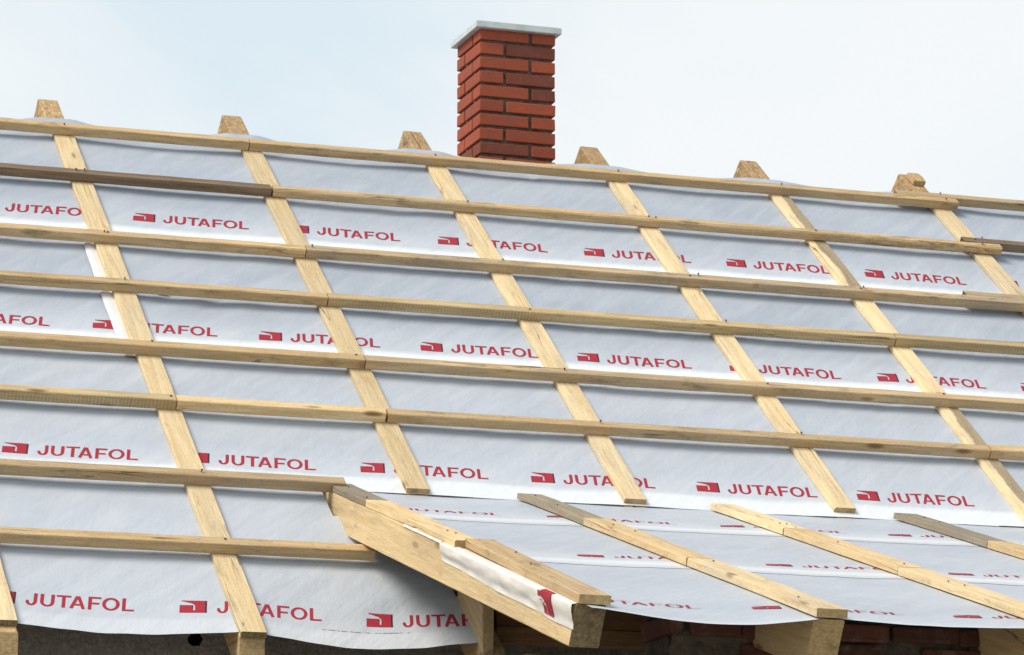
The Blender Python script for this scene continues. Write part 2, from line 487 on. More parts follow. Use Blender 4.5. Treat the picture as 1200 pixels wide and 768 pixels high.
# ------------------------------------------------------------------ battens across the main slope
BH, BW = 0.049, 0.056
batten_rows = [  # s of the lower edge, [(x0, x1, material, end material, ds, label)]
    (0.0, [(-2.6, 0.979, W_batten, E_light, 0.0, "greyish pine batten along the ridge, left of the joint at the second tip"),
           (0.984, 5.09, W_batten, E_light, 0.0, "long pale batten along the ridge passing in front of the chimney"),
           (4.735, 7.4, W_grey, E_grey, 0.060, "batten lapped behind the right end of the top ridge batten")]),
    (-0.600, [(-2.6, 0.977, W_dark, E_dark, 0.0, "dark brown weathered batten in the second row at left"),
              (0.987, 5.11, W_mould, E_light, 0.0, "pale batten with rounded mouldy right end in the second row"),
              (4.905, 7.4, W_dark, E_dark, 0.060, "dark batten lapped behind the rounded end in the second row at right")]),
    (-1.333, [(-2.6, 0.999, W_batten, E_light, 0.0, "batten just under the topmost red lettering, left of its joint"),
              (1.004, 4.955, W_grey, E_light, 0.0, "greying batten just under the topmost red lettering, right of its joint"),
              (4.62, 7.4, W_grey, E_dark, 0.058, "batten with dark cut end lapped behind the third row at right")]),
    (-1.880, [(-2.6, 0.990, W_batten, E_light, 0.0, "pale batten in the fourth row from the ridge, at left"),
              (0.995, 3.98, W_saw, E_light, 0.0, "batten with close saw marks in the fourth row from the ridge"),
              (3.985, 7.4, W_saw, E_light, 0.0, "sawn batten in the fourth row at the right edge")]),
    (-2.546, [(-2.6, 1.022, W_batten, E_light, 0.0, "batten just under the second lettering row, left of its joint"),
              (1.027, 7.4, W_grey, E_light, 0.0, "grey brown batten just under the second lettering row, right of its joint")]),
    (-3.084, [(-2.6, 0.026, W_saw, E_light, 0.0, "sawn batten in the sixth row, at the left edge"),
              (0.030, 0.996, W_fresh, E_light, 0.0, "short bright yellow batten in the sixth row between two counter battens"),
              (1.008, 4.016, W_batten, E_light, 0.0, "cracked batten in the sixth row with a dark gap at its left end"),
              (4.021, 7.4, W_batten, E_light, 0.0, "pale batten in the sixth row at the right edge")]),
    (-3.786, [(-2.6, 0.647, W_grey, E_grey, 0.0, "greyish batten ending at the upper end of the big beam")]),
    (-4.376, [(-2.6, 0.640, W_batten, E_light, 0.0, "lowest batten on the left, tucked in under the big beam")]),
]
for s0, pieces in batten_rows:
    for (x0, x1, m, e, ds, lab) in pieces:
        hh = BH + random.uniform(-0.002, 0.002)
        ww = BW + random.uniform(-0.003, 0.003)
        drop = 0.0
        if s0 == -1.333 and ds > 0: hh = 0.05; drop = 0
        tilt = random.uniform(-0.0006, 0.0006)
        zdir = (N1 + X * 0).normalized()
        xd = (X + S1 * tilt).normalized()
        yd = zdir.cross(xd)
        mt = frame(W1(x0, s0 + ds + ww / 2, 0.001), xd, yd, zdir)
        round_end = (s0 == -0.600 and x0 > 0 and ds == 0)
        o = plank('batten', x1 - x0, ww, hh, (m, e), mt, warp=0.003, cham=0.009 if round_end else 0.0025, wane=0.005)
        tag(o, lab, 'batten', 'battens nailed across the roof')
        for k in range(-1, 6):
            xn = k + DX[k]
            for t in ((0.0,) if random.random() < .75 else (-.02, .025)):
                px = xn + t + random.uniform(-0.02, 0.02)
                if x0 + 0.02 < px < x1 - 0.02:
                    nail(o, W1(px, s0 + ds + ww * random.uniform(0.45, 0.9), hh - 0.001), N1 + X * random.uniform(-.3, .3), l=random.uniform(0.006, 0.016))

# ------------------------------------------------------------------ membrane
def frac_sag(x):
    xs = [-3, -2] + [k + DX[k] for k in range(-1, 6)] + [6, 7, 8]
    for a, b in zip(xs[:-1], xs[1:]):
        if a <= x <= b: return math.sin(math.pi * (x - a) / (b - a))
    return 0
def nz(x, y, z): return noise.noise((x, y, z))
def wrinkle(x, s):
    c, q = math.cos(R(46)), math.sin(R(46))
    u, v = x * c + s * q, -x * q + s * c
    a = nz(u * 1.4, v * 9.0, 3.1) * 0.0036
    a += nz(u * 3.0 + 7, v * 15.0, 8.1) * 0.0015
    a += nz(x * 1.1, s * 2.0, 1.0) * 0.003
    m = 0.45 + 0.9 * max(0, nz(x * 0.9 + 3, s * 1.3 + 5, 2.2) + .25)
    m *= 1.0 + 0.6 * smooth(-1.2, -1.6, s) * smooth(-3.2, -2.6, s)
    return a * m
def n_main(x, s):
    f = frac_sag(x)
    amp = 0.0045 + 0.004 * nz(x * 0.5, s * .8, 5)
    ft = max(0, (f - 0.30) / 0.70)
    if s > -0.02: f = f + (ft - f) * smooth(-0.02, 0.15, s)
    if s > -0.02: amp += (0.15 if x < 2.6 else 0.075) * (s + 0.02)          # slack loose edge at the ridge
    if s < -4.45: amp += (0.035 if x < 0 else 0.085) * (-4.45 - s) ** 1.3   # slack edge at the eave
    n = M1 - amp * f + wrinkle(x, s) * (0.35 + 0.65 * f)
    if s < -4.3 and x > 0:
        n += 0.011 * nz((x * .8 + (s + 5) * .6) * 1.1, (s - x * .45) * 6.5, 4.4) * smooth(-4.3, -4.55, s) * f
    if f < 0.18: n = min(n, M1)
    return n
def sag2(x):
    xs = [0.64, 1.51, 2.42, 3.31, 4.2, 5.1, 6.0, 6.9]
    for a, b in zip(xs[:-1], xs[1:]):
        if a <= x <= b: return math.sin(math.pi * (x - a) / (b - a))
    return 0
def n_porch(x, s):
    f = sag2(x)
    amp = 0.006 + ((0.03 if x < 1.5 else 0.010) * max(0, -2.7 - s) if s < -2.7 else 0)
    return -amp * f + wrinkle(x + 9, s * 1.0 + 4) * (0.3 + 0.6 * f) * 0.8
def smooth(a, b, v):
    t = max(0, min(1, (v - a) / (b - a))); return t * t * (3 - 2 * t)

LIFT = 0.0022
def sheet(name, x0, x1, lo, hi, surf, toW, origin, frm, label, kind_lab, overlap=0.24, nx_step=0.03, ns_step=0.025, eave=None, lap_strength=1.0, group=None, soft=0.0, film=0.0, skip=None):
    """one strip of roofing foil; lo/hi are functions of x (slope coordinate of the lower/upper edge)"""
    nx = int((x1 - x0) / nx_step) + 1
    ns = int((hi(x0) - lo(x0)) / ns_step) + 1
    V, F, A = [], [], []
    mi = frm.inverted()
    for j in range(ns + 1):
        for i in range(nx + 1):
            x = x0 + (x1 - x0) * i / nx
            a, b = lo(x), hi(x)
            s = a + (b - a) * j / ns
            d = s - a
            lift = (LIFT if toW is W1 else 0.0008) * (1 - smooth(0.0, 0.5, d)) - 0.003 * smooth(b - 0.3, b, s)
            V.append(mi @ toW(x, s, surf(x, s) + lift))
            lp = (1 - smooth(overlap * 0.68, overlap * 1.05, d + 0.02 * nz(x * 2, s * 3, 4)))
            lp2 = (1 - smooth(overlap * 0.8, overlap * 2.4, d)) * 0.28
            if soft: lp *= smooth(0.0, soft, d) * 0.70
            A.append(max(lp * 0.95, lp2) * lap_strength * (1 - film) + film)
    for j in range(ns):
        for i in range(nx):
            a = j * (nx + 1) + i
            if skip and skip(x0 + (x1 - x0) * (i + .5) / nx, lo(x0) + (hi(x0) - lo(x0)) * (j + .5) / ns): continue
            F.append((a, a + 1, a + nx + 2, a + nx + 1))
    o = link_mesh(name, V, F, FOIL, None, None, True, frm)
    at = o.data.attributes.new('lap', 'FLOAT', 'POINT')
    at.data.foreach_set('value', A)
    tag(o, label, 'roof membrane', group)
    return o

# --- lettering printed on the foil ---------------------------------------------------------------
CAPH = 0.095; SL = 0.20; WORD = 0.445
def stroke_quads(pts, w, closed=False):
    """ribbon along a polyline; w = (width of near-vertical strokes, width of near-horizontal strokes)"""
    res = []
    for (x0, y0), (x1, y1) in zip(pts[:-1], pts[1:]):
        res.append(((x0, y0), (x1, y1)))
    return res
def ribbon(pts, wv, wh):
    n = len(pts); L = []; Rr = []
    for i in range(n):
        a = pts[max(0, i - 1)]; b = pts[min(n - 1, i + 1)]
        dx, dy = b[0] - a[0], b[1] - a[1]
        l = math.hypot(dx, dy) or 1
        dx /= l; dy /= l
        w = (wv * abs(dy) + wh * abs(dx)) / max(1e-6, (abs(dx) + abs(dy)))
        nx, ny = -dy, dx
        L.append((pts[i][0] + nx * w / 2, pts[i][1] + ny * w / 2))
        Rr.append((pts[i][0] - nx * w / 2, pts[i][1] - ny * w / 2))
    return L, Rr
def seg(a, b, n=6): return [(a[0] + (b[0] - a[0]) * i / n, a[1] + (b[1] - a[1]) * i / n) for i in range(n + 1)]
def arc(cx, cy, rx, ry, a0, a1, n=18): return [(cx + rx * math.cos(R(a0 + (a1 - a0) * i / n)), cy + ry * math.sin(R(a0 + (a1 - a0) * i / n))) for i in range(n + 1)]
def letters(w=0.0145, h=0.0125):
    #           # stem and bar widths, in units of metres on the foil
    C = CAPH; W = WORD
    out = []
    def X_(f): return f * W
    # J
    a, b = X_(0.0), X_(0.115)
    out.append(seg((b - w / 2, C), (b - w / 2, .036), 5) + arc((a + b) / 2 + .002, .036, (b - a) / 2 - w / 2 - .002, .036 - h / 2, 0, -180, 14)[1:] + [(a + w / 2 + .001, .034)])
    a, b = X_(.142), X_(.272)
    out.append(seg((a + w / 2, C), (a + w / 2, .036), 5) + arc((a + b) / 2, .036, (b - a) / 2 - w / 2, .036 - h / 2, 180, 360, 18)[1:] + seg((b - w / 2, .036), (b - w / 2, C), 5)[1:])
    a, b = X_(.288), X_(.422)
    out.append(seg((a, C - h / 2), (b, C - h / 2), 6)); out.append(seg(((a + b) / 2, C - h), ((a + b) / 2, 0), 5))
    a, b = X_(.408), X_(.556)
    m = (a + b) / 2
    out.append(seg((a + w * .55, 0), (m - w * .12, C - .001), 6)); out.append(seg((b - w * .55, 0), (m + w * .12, C - .001), 6))
    out.append(seg((a + .022, .029), (b - .022, .029), 5))
    a, b = X_(.578), X_(.694)
    out.append(seg((a + w / 2, 0), (a + w / 2, C), 5)); out.append(seg((a + w, C - h / 2), (b, C - h / 2), 5)); out.append(seg((a + w, C * .49), (b - .006, C * .49), 5))
    a, b = X_(.706), X_(.866)
    out.append(arc((a + b) / 2, C / 2, (b - a) / 2 - w / 2, C / 2 - h / 2, 0, 360, 32))
    a, b = X_(.888), X_(1.0)
    out.append(seg((a + w / 2, C), (a + w / 2, 0), 5)); out.append(seg((a + w, h / 2), (b, h / 2), 5))
    return [ribbon(p, w, h) for p in out]
LET = letters()
LETP = letters(0.0135, 0.0060)
def icon_cols():
    """the page-curl emblem as thin columns: (u0, u1, v0, v1, material)"""
    cols = []
    n = 30
    for i in range(n):
        u0, u1 = i / n, (i + 1) / n; u = (u0 + u1) / 2
        iv = []
        if u < 0.50:
            if u < 0.40: iv.append((0.0, 0.60 + .04 * u, 0))
            else:
                iv.append((0.0, 0.60 - 2.2 * (u - .40), 0))
                iv.append((0.60 - 2.2 * (u - .40), 0.60, 1))
        elif u < 0.57: iv.append((0.0, 0.20, 0))
        elif u >= 0.57: pass
        if u >= 0.57: iv.append((0.0, 0.98, 0 if u < .93 else 1))
        elif u > 0.06:
            lo = 0.93 - 0.40 * (u - .06) if u < .46 else 0.77 - 1.6 * (u - .46)
            iv.append((lo, 0.97, 0))
        for a, b, m in iv: cols.append((u0, u1, a, b, m))
    return cols
ICON = icon_cols()
IW = 0.112
def print_logo(parent, xw, sb, surf, toW, xmin, xmax, frm, icon=True, word=True, micro=False):
    if word: print_part('printed_word', parent, xw, sb, surf, toW, xmin, xmax, frm, icon=False)
    if icon: print_part('printed_emblem', parent, xw, sb, surf, toW, xmin, xmax, frm, word=False)
    if micro: print_part('fine_print', parent, xw, sb, surf, toW, xmin, xmax, frm, icon=False, word=False, micro=True)

def print_part(name, parent, xw, sb, surf, toW, xmin, xmax, frm, icon=True, word=True, lift=0.0024, micro=False, blur=None):
    """xw = x of the word's left end, sb = slope coordinate of its baseline"""
    V, F, fm = [], [], []
    mi = frm.inverted()
    vs = 1.0 if toW is W1 else 0.62
    def put(u, v):
        v = v * vs
        x = xw + u + SL * v; s = sb + v - (0.009 if toW is W1 else 0.0)
        V.append(mi @ toW(x, s, surf(x, s) + lift)); return len(V) - 1
    if word:
        for L, Rr in (LET if toW is W1 else LETP):
            ids = [(put(*a), put(*b)) for a, b in zip(L, Rr)]
            for p, q in zip(ids[:-1], ids[1:]):
                F.append((p[0], p[1], q[1], q[0])); fm.append(0)
    if icon:
        for (u0, u1, v0, v1, m) in ICON:
            k = max(1, int((v1 - v0) * 5))
            for j in range(k):
                a = v0 + (v1 - v0) * j / k; b = v0 + (v1 - v0) * (j + 1) / k
                ids = [put(-0.148 + u * IW, v * CAPH * 1.0 + .003) for u, v in ((u0, a), (u1, a), (u1, b), (u0, b))]
                F.append(tuple(ids)); fm.append(m)
    if micro:
        rs = random.Random(3); us = [-0.34 + 0.008 * i for i in range(48)]
        prev = None
        for u in us:
            hgt = rs.choice([0.0006, 0.0006, 0.006, 0.007, 0.005])
            ids = (put(u, -0.042 - hgt / 2), put(u, -0.042 + hgt / 2))
            if prev: F.append((prev[0], ids[0], ids[1], prev[1])); fm.append(2)
            prev = ids
    if not F: return
    return link_mesh(name, V, F, [RED, MAROON, FINE], parent, fm, False, frm)

PER = 0.795
FM1 = frame(W1(0, 0, 0), X, S1, N1)
FM2 = frame(W2(0, 0, 0), X, S2, N2)
XL, XR = -2.2, 6.4

shA = sheet('roof_membrane', XL, XR, lambda x: -1.245, lambda x: 0.297 + 0.015 * nz(x * 2, 0, 0), n_main, W1, None, FM1,
            "topmost grey white foil sheet just below the ridge, with a row of red lettering", None, group='overlapping foil sheets on the main slope')
shB = sheet('roof_membrane', XL, XR, lambda x: -2.475, lambda x: -1.06, n_main, W1, None, FM1,
            "second grey white foil sheet from the ridge, crossed by the saw marked batten", None, group='overlapping foil sheets on the main slope')
shC = sheet('roof_membrane', XL, XR, lambda x: -3.695 - 0.012 * smooth(0.45, 0.62, x), lambda x: -2.33, n_main, W1, None, FM1, film=0.14, label=
            "third foil sheet from the ridge, ending at the crease above the porch roof", kind_lab=None, group='overlapping foil sheets on the main slope', overlap=0.16, lap_strength=0.85)
def loD(x):
    f = frac_sag(x)
    return -4.955 - 0.022 * f * (1.0 if x < 0 else 1.6) + 0.004 * nz(x * 9, 3, 3)
shD = sheet('roof_membrane', XL, 0.985, loD, lambda x: -3.64, n_main, W1, None, FM1, film=0.20, skip=lambda x, s: x > 0.555 and s > -3.92 - 0.35 * (x - 0.555), label=
            "lowest foil sheet at the left eave with a drooping free edge", kind_lab=None, overlap=0.13, lap_strength=0.35, group='overlapping foil sheets on the main slope')
for k in range(-3, 8):
    print_logo(shA, 0.350 + k * PER, -0.952, n_main, W1, XL, XR, FM1)
    print_logo(shB, 0.735 + k * PER - PER, -2.232, n_main, W1, XL, XR, FM1)
    if -2.0 < 0.132 + k * PER - PER < 6: print_logo(shC, 0.137 + k * 0.797 - 0.797, -3.519, n_main, W1, XL, XR, FM1)
for k, (xx, sb) in enumerate(((-1.655, -4.80), (-0.895, -4.802), (-0.118, -4.806), (0.662, -4.825))):
    print_logo(shD, xx, sb, n_main, W1, XL, 0.98, FM1, micro=(k == 3))
# porch sheets
shE = sheet('porch_membrane', 0.640, XR, lambda x: -0.84, lambda x: 0.093, n_porch, W2, None, FM2, film=0.16, label=
            "upper foil sheet of the low porch roof, meeting the main slope at the crease", kind_lab=None, overlap=0.2, soft=0.10, group='overlapping foil sheets on the porch roof')
shF = sheet('porch_membrane', 0.635, XR, lambda x: -2.09, lambda x: -0.62, n_porch, W2, None, FM2, film=0.16, label=
            "middle foil sheet of the low porch roof between two whitish seams", kind_lab=None, overlap=0.2, soft=0.10, group='overlapping foil sheets on the porch roof')
shG = sheet('porch_membrane', 0.620, XR, lambda x: -3.305 - 0.085 * sag2(x) * (1.0 if x < 1.5 else 0.12) + 0.004 * nz(x * 8, 1, 1), lambda x: -1.88, n_porch, W2, None, FM2, film=0.16, label=
            "lowest foil sheet of the porch roof, folded down over the big beam at left", kind_lab=None, overlap=0.05, lap_strength=0.3, group='overlapping foil sheets on the porch roof')
for k in range(-1, 7):
    for sh, xb, sb in ((shE, 0.742, -0.57), (shF, 1.21 - 2 * PER + .02, -1.84), (shG, 0.685 - 0.02, -3.085)):
        xx = xb + k * PER
        if xx > 0.60 and xx < 5.8:
            print_logo(sh, xx, sb, n_porch, W2, 0.64, XR, FM2, icon=(xx - 0.15 > 0.66))

# far slope of the roof
def back_sheet():
    V, F = [], []
    nx, ns = 60, 24
    for j in range(ns + 1):
        for i in range(nx + 1):
            x = XL + (XR - XL) * i / nx; s = 0.24 - 4.4 * j / ns
            p = W1(x, s, M1 - 0.012 * frac_sag(x))
            V.append((p.x, 2 * RY - p.y, p.z))
    for j in range(ns):
        for i in range(nx):
            a = j * (nx + 1) + i
            F.append((a, a + nx + 1, a + nx + 2, a + 1))
    o = link_mesh('roof_membrane', V, F, FOIL, None, None, True)
    o.data.attributes.new('lap', 'FLOAT', 'POINT')
    tag(o, "plain foil covering the far slope behind the ridge and around the chimney", 'roof membrane')
back_sheet()

# white repair strip along the left counter batten
def strip():
    V, F = [], []
    n = 60
    for i in range(n + 1):
        s = -1.27 - 1.25 * i / n
        t = i / n
        xa = -0.100 - 0.010 * math.sin(t * 3) - 0.004 * nz(s * 6, 1, 1)
        xb = -0.050
        for q in range(4):
            x = xa + (xb - xa) * q / 3
            V.append(FM1.inverted() @ W1(x, s, M1 + 0.004 + 0.006 * (q in (1, 2)) * (0.6 + 0.5 * nz(s * 5, 0, 0)) - (0.001 if q == 3 else 0)))
    for i in range(n):
        for q in range(3):
            a = i * 4 + q
            F.append((a, a + 4, a + 5, a + 1))
    o = link_mesh('seam_strip', V, F, WHITEFOIL, None, None, True, FM1)
    tag(o, "narrow white foil strip running down beside the left counter batten", 'foil strip')
strip()
def scrap(x, s, n, sx, sy, lab):
    V, F = [], []
    for j in range(5):
        for i in range(7):
            u, v = i / 6, j / 4
            V.append(((u - .5) * sx, (v - .5) * sy + .004 * nz(u * 3, v, x), .004 + .006 * nz(u * 2.2, v * 2, s)))
    for j in range(4):
        for i in range(6):
            a = j * 7 + i; F.append((a, a + 1, a + 8, a + 7))
    o = link_mesh('foil_scrap', V, F, WHITEFOIL, None, None, True, frame(W1(x, s, n), X, S1, N1))
    tag(o, lab, 'scrap', 'white scraps on the roof')
scrap(0.195, -1.800, M1 + .006, 0.05, 0.04, "small white scrap behind the fourth row batten at left")
scrap(0.225, -2.455, M1 + .006, 0.04, 0.03, "tiny white scrap below the red lettering near the left counter batten")

# ------------------------------------------------------------------ porch roof timber
PW, PT = 0.115, 0.030
BEAMX = 0.647
porch_x = [BEAMX, 1.512, 2.42, 3.33, 4.22, 5.11]
porch_labels = ["big bright beam with a flap of foil folded over its lower end",
                "porch rafter whose square sawn end shows under the middle of the porch eave",
                "porch rafter with its pale flank showing at the bottom right corner",
                "porch rafter hidden below the grey topped lath at right",
                None, None]
def porch_rafter(xc, w, lab, m, e, top=0.10, bot=-3.25, depth=0.155, toff=-0.004, headcut=0.45):
    V, F, fm = [], [], []
    n = 60
    c = 0.005
    o_ = Matrix.Identity(4)
    mt = frame(W2(xc, top, 0), -S2, X, N2)
    # end cuts are plumb: slope the ends
    tp = math.tan(P2)
    for i in range(n + 1):
        t = i / n
        sec = [(-w / 2 + c, -depth), (w / 2 - c, -depth), (w / 2, -depth + c), (w / 2, toff - c), (w / 2 - c, toff), (-w / 2 + c, toff), (-w / 2, toff - c), (-w / 2, -depth + c)]
        for k, (y, z) in enumerate(sec):
            x = t * (top - bot)
            # lower end plumb, upper end cut back underneath
            x += (t ** 12) * (-z) * -tp * 1.0
            x += ((1 - t) ** 14) * (-z) * headcut
            j = 0.0015 * nz(x * 6 + xc * 9, k * 3.0, 2)
            V.append((x, y + j, z + j))
    for i in range(n):
        for k in range(8):
            a = i * 8 + k; b = i * 8 + (k + 1) % 8
            F.append((a, b, b + 8, a + 8)); fm.append(0)
    F.append(tuple(reversed(range(8)))); fm.append(1)
    F.append(tuple(n * 8 + k for k in range(8))); fm.append(1)
    o = link_mesh('porch_rafter', V, F, [m, e], None, fm, matrix=mt)
    fix_normals(o)
    tag(o, lab, 'porch rafter', 'rafters of the porch roof')
    return o
beam = porch_rafter(BEAMX, 0.112, porch_labels[0], W_beam, E_grey, top=0.215, bot=-3.225, depth=0.158, toff=-0.001, headcut=0.85)
beam.name = 'porch_beam'; beam['category'] = 'beam'; del beam['group']
porch_rafter(1.512, 0.118, porch_labels[1], W_fresh, E_light, top=0.05, bot=-3.31, depth=0.19)
porch_rafter(2.425, 0.118, porch_labels[2], W_fresh, E_light, top=0.05, bot=-3.31, depth=0.19)
porch_rafter(3.34, 0.118, porch_labels[3], W_fresh, E_light, top=0.05, bot=-3.31, depth=0.19)

lath = [  # rafter x, [(s_top, s_bot, width, thick, dx, material, end, label)]
    (BEAMX, [(0.075, -0.545, 0.114, 0.026, 0.0, W_cgrey, E_grey, "short grey weathered lath on top of the big beam's upper end"),
             (-0.550, -1.80, 0.108, 0.030, -0.0025, W_fresh, E_light, "fresh yellow lath on the middle of the big beam"),
             (-1.79, -3.245, 0.116, 0.034, 0.044, W_batten, E_light, "lath with dark sawn side over the folded foil on the big beam")]),
    (1.512, [(0.04, -0.850, PW, 0.026, 0.0, W_cgrey, E_dark, "grey weathered upper lath on the second porch rafter"),
             (-0.845, -2.040, PW, 0.032, 0.0, W_fresh, E_light, "bright yellow middle lath on the second porch rafter"),
             (-2.046, -3.318, PW + .004, 0.032, 0.004, W_counter, E_light, "lower lath ending on the square rafter end at the porch eave")]),
    (2.425, [(0.03, -0.818, PW, 0.030, 0.0, W_counter, E_dark, "greyish yellow upper lath on the third porch rafter"),
             (-0.826, -2.000, PW, 0.032, 0.0, W_fresh, E_light, "pale middle lath on the third porch rafter, dark joint at its lower end"),
             (-2.012, -3.318, PW, 0.032, -0.004, W_counter, E_light, "lower lath on the third porch rafter, running out at the bottom right corner")]),
    (3.34, [(0.06, -0.915, PW, 0.028, 0.0, W_cgrey, E_dark, "dark grey upper lath near the right edge of the porch roof"),
            (-0.920, -2.20, PW, 0.032, 0.0, W_fresh, E_light, "pale lath leaving the picture at the right edge of the porch roof"),
            (-2.21, -3.318, PW, 0.032, 0.0, W_counter, E_light, "lower lath outside the right edge of the porch roof")]),
]
for xc, pcs in lath:
    for (st, sb, w, t, dx, m, e, lab) in pcs:
        base = 0.0035 if xc != BEAMX or st == -1.79 else 0.0
        ld = (-S2 - X * (0.040 / 1.45)).normalized() if (xc == BEAMX and st == -1.79) else -S2
        o = plank('lath', st - sb, w, t, (m, e), frame(W2(xc + dx, st, base), ld, N2.cross(ld), N2), warp=0.004, wane=0.006)
        tag(o, lab, 'lath', 'laths on the porch roof')
        for q in range(2):
            s_ = st - 0.08 - random.random() * (st - sb - .16)
            nail(o, W2(xc + dx + random.uniform(-.03, .03), s_, base + t - 0.001), N2, l=0.006)

# foil folded down over the beam
def flap():
    V, F = [], []
    n = 90; mcol = 12
    s0, s1 = -1.66, -3.222
    xl = BEAMX - 0.056
    for i in range(n + 1):
        t = i / n
        s = s0 + (s1 - s0) * t
        drop = 0.070 + 0.016 * smooth(0.05, 0.6, t) + 0.005 * nz(t * 4, 1, 1) + 0.004 * smooth(.75, .85, t)
        drop *= smooth(-0.03, 0.03, t) * 0.15 + 0.85
        for j in range(mcol + 1):
            q = j / mcol
            bul = 0.014 * math.sin(math.pi * min(1, q * 1.2)) * (0.8 + 0.5 * nz(t * 9, q * 2, 3)) + 0.004 * nz(t * 14, q * 4, 7)
            if q < 0.25:
                a = q / 0.25
                x = xl + 0.022 * (1 - a) - 0.006 * a; z = 0.003 + 0.002 * a
                if a > .5: z -= 0.006 * (a - .5) * 2
            else:
                a = (q - 0.25) / 0.75
                x = xl - 0.006 - bul + 0.003 * a; z = -0.001 - drop * a
            V.append(FM2.inverted() @ W2(x, s, z))
    for i in range(n):
        for j in range(mcol):
            a = i * (mcol + 1) + j
            F.append((a, a + 1, a + mcol + 2, a + mcol + 1))
    o = link_mesh('folded_flap', V, F, FLAPM, shG, None, True, FM2)
    o['label'] = "white flap of foil folded over the beam"
    # part of a red emblem printed on the flap
    def at(t, q):
        i = min(n - 1, int(t * n)); j = min(mcol - 1, int(q * mcol))
        ft, fq = t * n - i, q * mcol - j
        g = lambda ii, jj: V[ii * (mcol + 1) + jj]
        return g(i, j) * (1 - ft) * (1 - fq) + g(i + 1, j) * ft * (1 - fq) + g(i, j + 1) * (1 - ft) * fq + g(i + 1, j + 1) * ft * fq
    VV, FF = [], []
    nu, nv = 12, 24
    for jv in range(nv):
        for iu in range(nu):
            u0, u1, v0, v1 = iu / nu, (iu + 1) / nu, jv / nv, (jv + 1) / nv
            u, v = (u0 + u1) / 2, (v0 + v1) / 2
            # white curl inside the emblem
            r = math.hypot((u - .22) / .42, (v - .95) / .62)
            if (0.72 < r < 0.95 and v < .96) or (u < .30 and v > .55 and r < .72): continue
            if v < .16 and u < .25: continue
            ids = []
            for a, b in ((u0, v0), (u1, v0), (u1, v1), (u0, v1)):
                pnt = at(0.765 + 0.095 * a + .01 * b, 0.16 + 0.74 * b) + Vector((-0.0035, 0, 0.0012))
                VV.append(pnt); ids.append(len(VV) - 1)
            FF.append(tuple(ids))
    link_mesh('printed_emblem', VV, FF, [RED], o, None, False, FM2)
flap()
def torn():
    V, F = [], []
    n = 30
    for i in range(n + 1):
        t = i / n; s = -1.12 - 0.52 * t
        d = 0.002 + 0.010 * abs(nz(t * 5, 2, 2))
        x = BEAMX - 0.028
        V.append(FM2.inverted() @ W2(x + .02, s, 0.003)); V.append(FM2.inverted() @ W2(x - 0.012, s, 0.005 + .003 * nz(t * 9, 1, 0)))
        V.append(FM2.inverted() @ W2(x - 0.030 - d * .5, s, 0.001)); V.append(FM2.inverted() @ W2(x - 0.034 - d * .2, s, -0.004 - d * .5))
    for i in range(n):
        for q in range(3):
            a = i * 4 + q; F.append((a, a + 1, a + 5, a + 4))
    o = link_mesh('torn_edge', V, F, FLAPM, shF, None, True, FM2)
torn()

# prop block that carries the beam on the membrane
def prop_block():
    x0, x1 = 0.953, 1.003
    yb = -3.99
    def zm(y): return math.tan(P1) * y + M1 / math.cos(P1) - 0.004
    P = [(yb, zm(yb) - .02), (yb, -2.872), (-3.35, -2.872 + .64 * math.tan(R(13))), (-3.35, zm(-3.35))]
    V = [(x0, y, z) for y, z in P] + [(x1, y, z + (.012 if i == 1 else 0)) for i, (y, z) in enumerate(P)]
    F = [(0, 1, 2, 3), (7, 6, 5, 4), (0, 4, 5, 1), (1, 5, 6, 2), (2, 6, 7, 3), (3, 7, 4, 0)]
    mt = frame(Vector((x0, yb, -2.95)), S1, -X, N1)
    o = link_mesh('prop_block', to_local(V, mt), F, [W_grey], None, None, matrix=mt)
    fix_normals(o)
    bv = o.modifiers.new('b', 'BEVEL'); bv.width = 0.004; bv.segments = 1
    tag(o, "wedge shaped grey prop board standing under the big beam on the lowest foil sheet", 'prop')
    fr = link_mesh('lit_front_face', [mt.inverted() @ Vector(v) for v in ((x0 + .004, yb - .003, zm(yb) - .01), (x1 - .003, yb - .003, zm(yb) + .004), (x1 - .003, yb - .003, -2.868), (x0 + .004, yb - .003, -2.878))], [(0, 1, 2, 3)], [W_fresh], o, None, matrix=mt)  # brighter sheet over the grey board: light on its front put into colour
prop_block()

# wall plates under the porch rafters
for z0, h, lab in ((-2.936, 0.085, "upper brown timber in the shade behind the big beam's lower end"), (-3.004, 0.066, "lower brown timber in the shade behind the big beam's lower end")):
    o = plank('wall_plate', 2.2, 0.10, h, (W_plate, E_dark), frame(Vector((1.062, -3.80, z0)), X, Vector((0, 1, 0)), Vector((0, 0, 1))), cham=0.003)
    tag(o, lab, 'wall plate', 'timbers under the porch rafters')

# ------------------------------------------------------------------ brickwork
def add_brick(V, F, T, tone, x0, x1, y0, y1, z0, z1, c, jit, rs):
    b = len(V)
    ox, oy, oz = rs.uniform(-jit, jit), rs.uniform(-jit, jit), rs.uniform(-jit, jit) * .5
    xs = (x0, x0 + c, x1 - c, x1); ys = (y0, y0 + c, y1 - c, y1); zs = (z0, z0 + c, z1 - c, z1)
    bm = bmesh.new()
    bmesh.ops.create_cube(bm, size=1)
    for v in bm.verts:
        v.co = ((x0 + x1) / 2 + v.co.x * (x1 - x0), (y0 + y1) / 2 + v.co.y * (y1 - y0), (z0 + z1) / 2 + v.co.z * (z1 - z0))
        v.co += Vector((rs.uniform(-jit, jit), rs.uniform(-jit, jit), rs.uniform(-jit, jit)))
    bmesh.ops.bevel(bm, geom=bm.edges[:] , offset=c, segments=2, affect='EDGES', profile=0.6)
    bm.verts.index_update()
    for v in bm.verts:
        V.append(v.co + Vector((ox, oy, oz))); T.append(tone)
    for f in bm.faces: F.append(tuple(b + v.index for v in f.verts))
    bm.free()

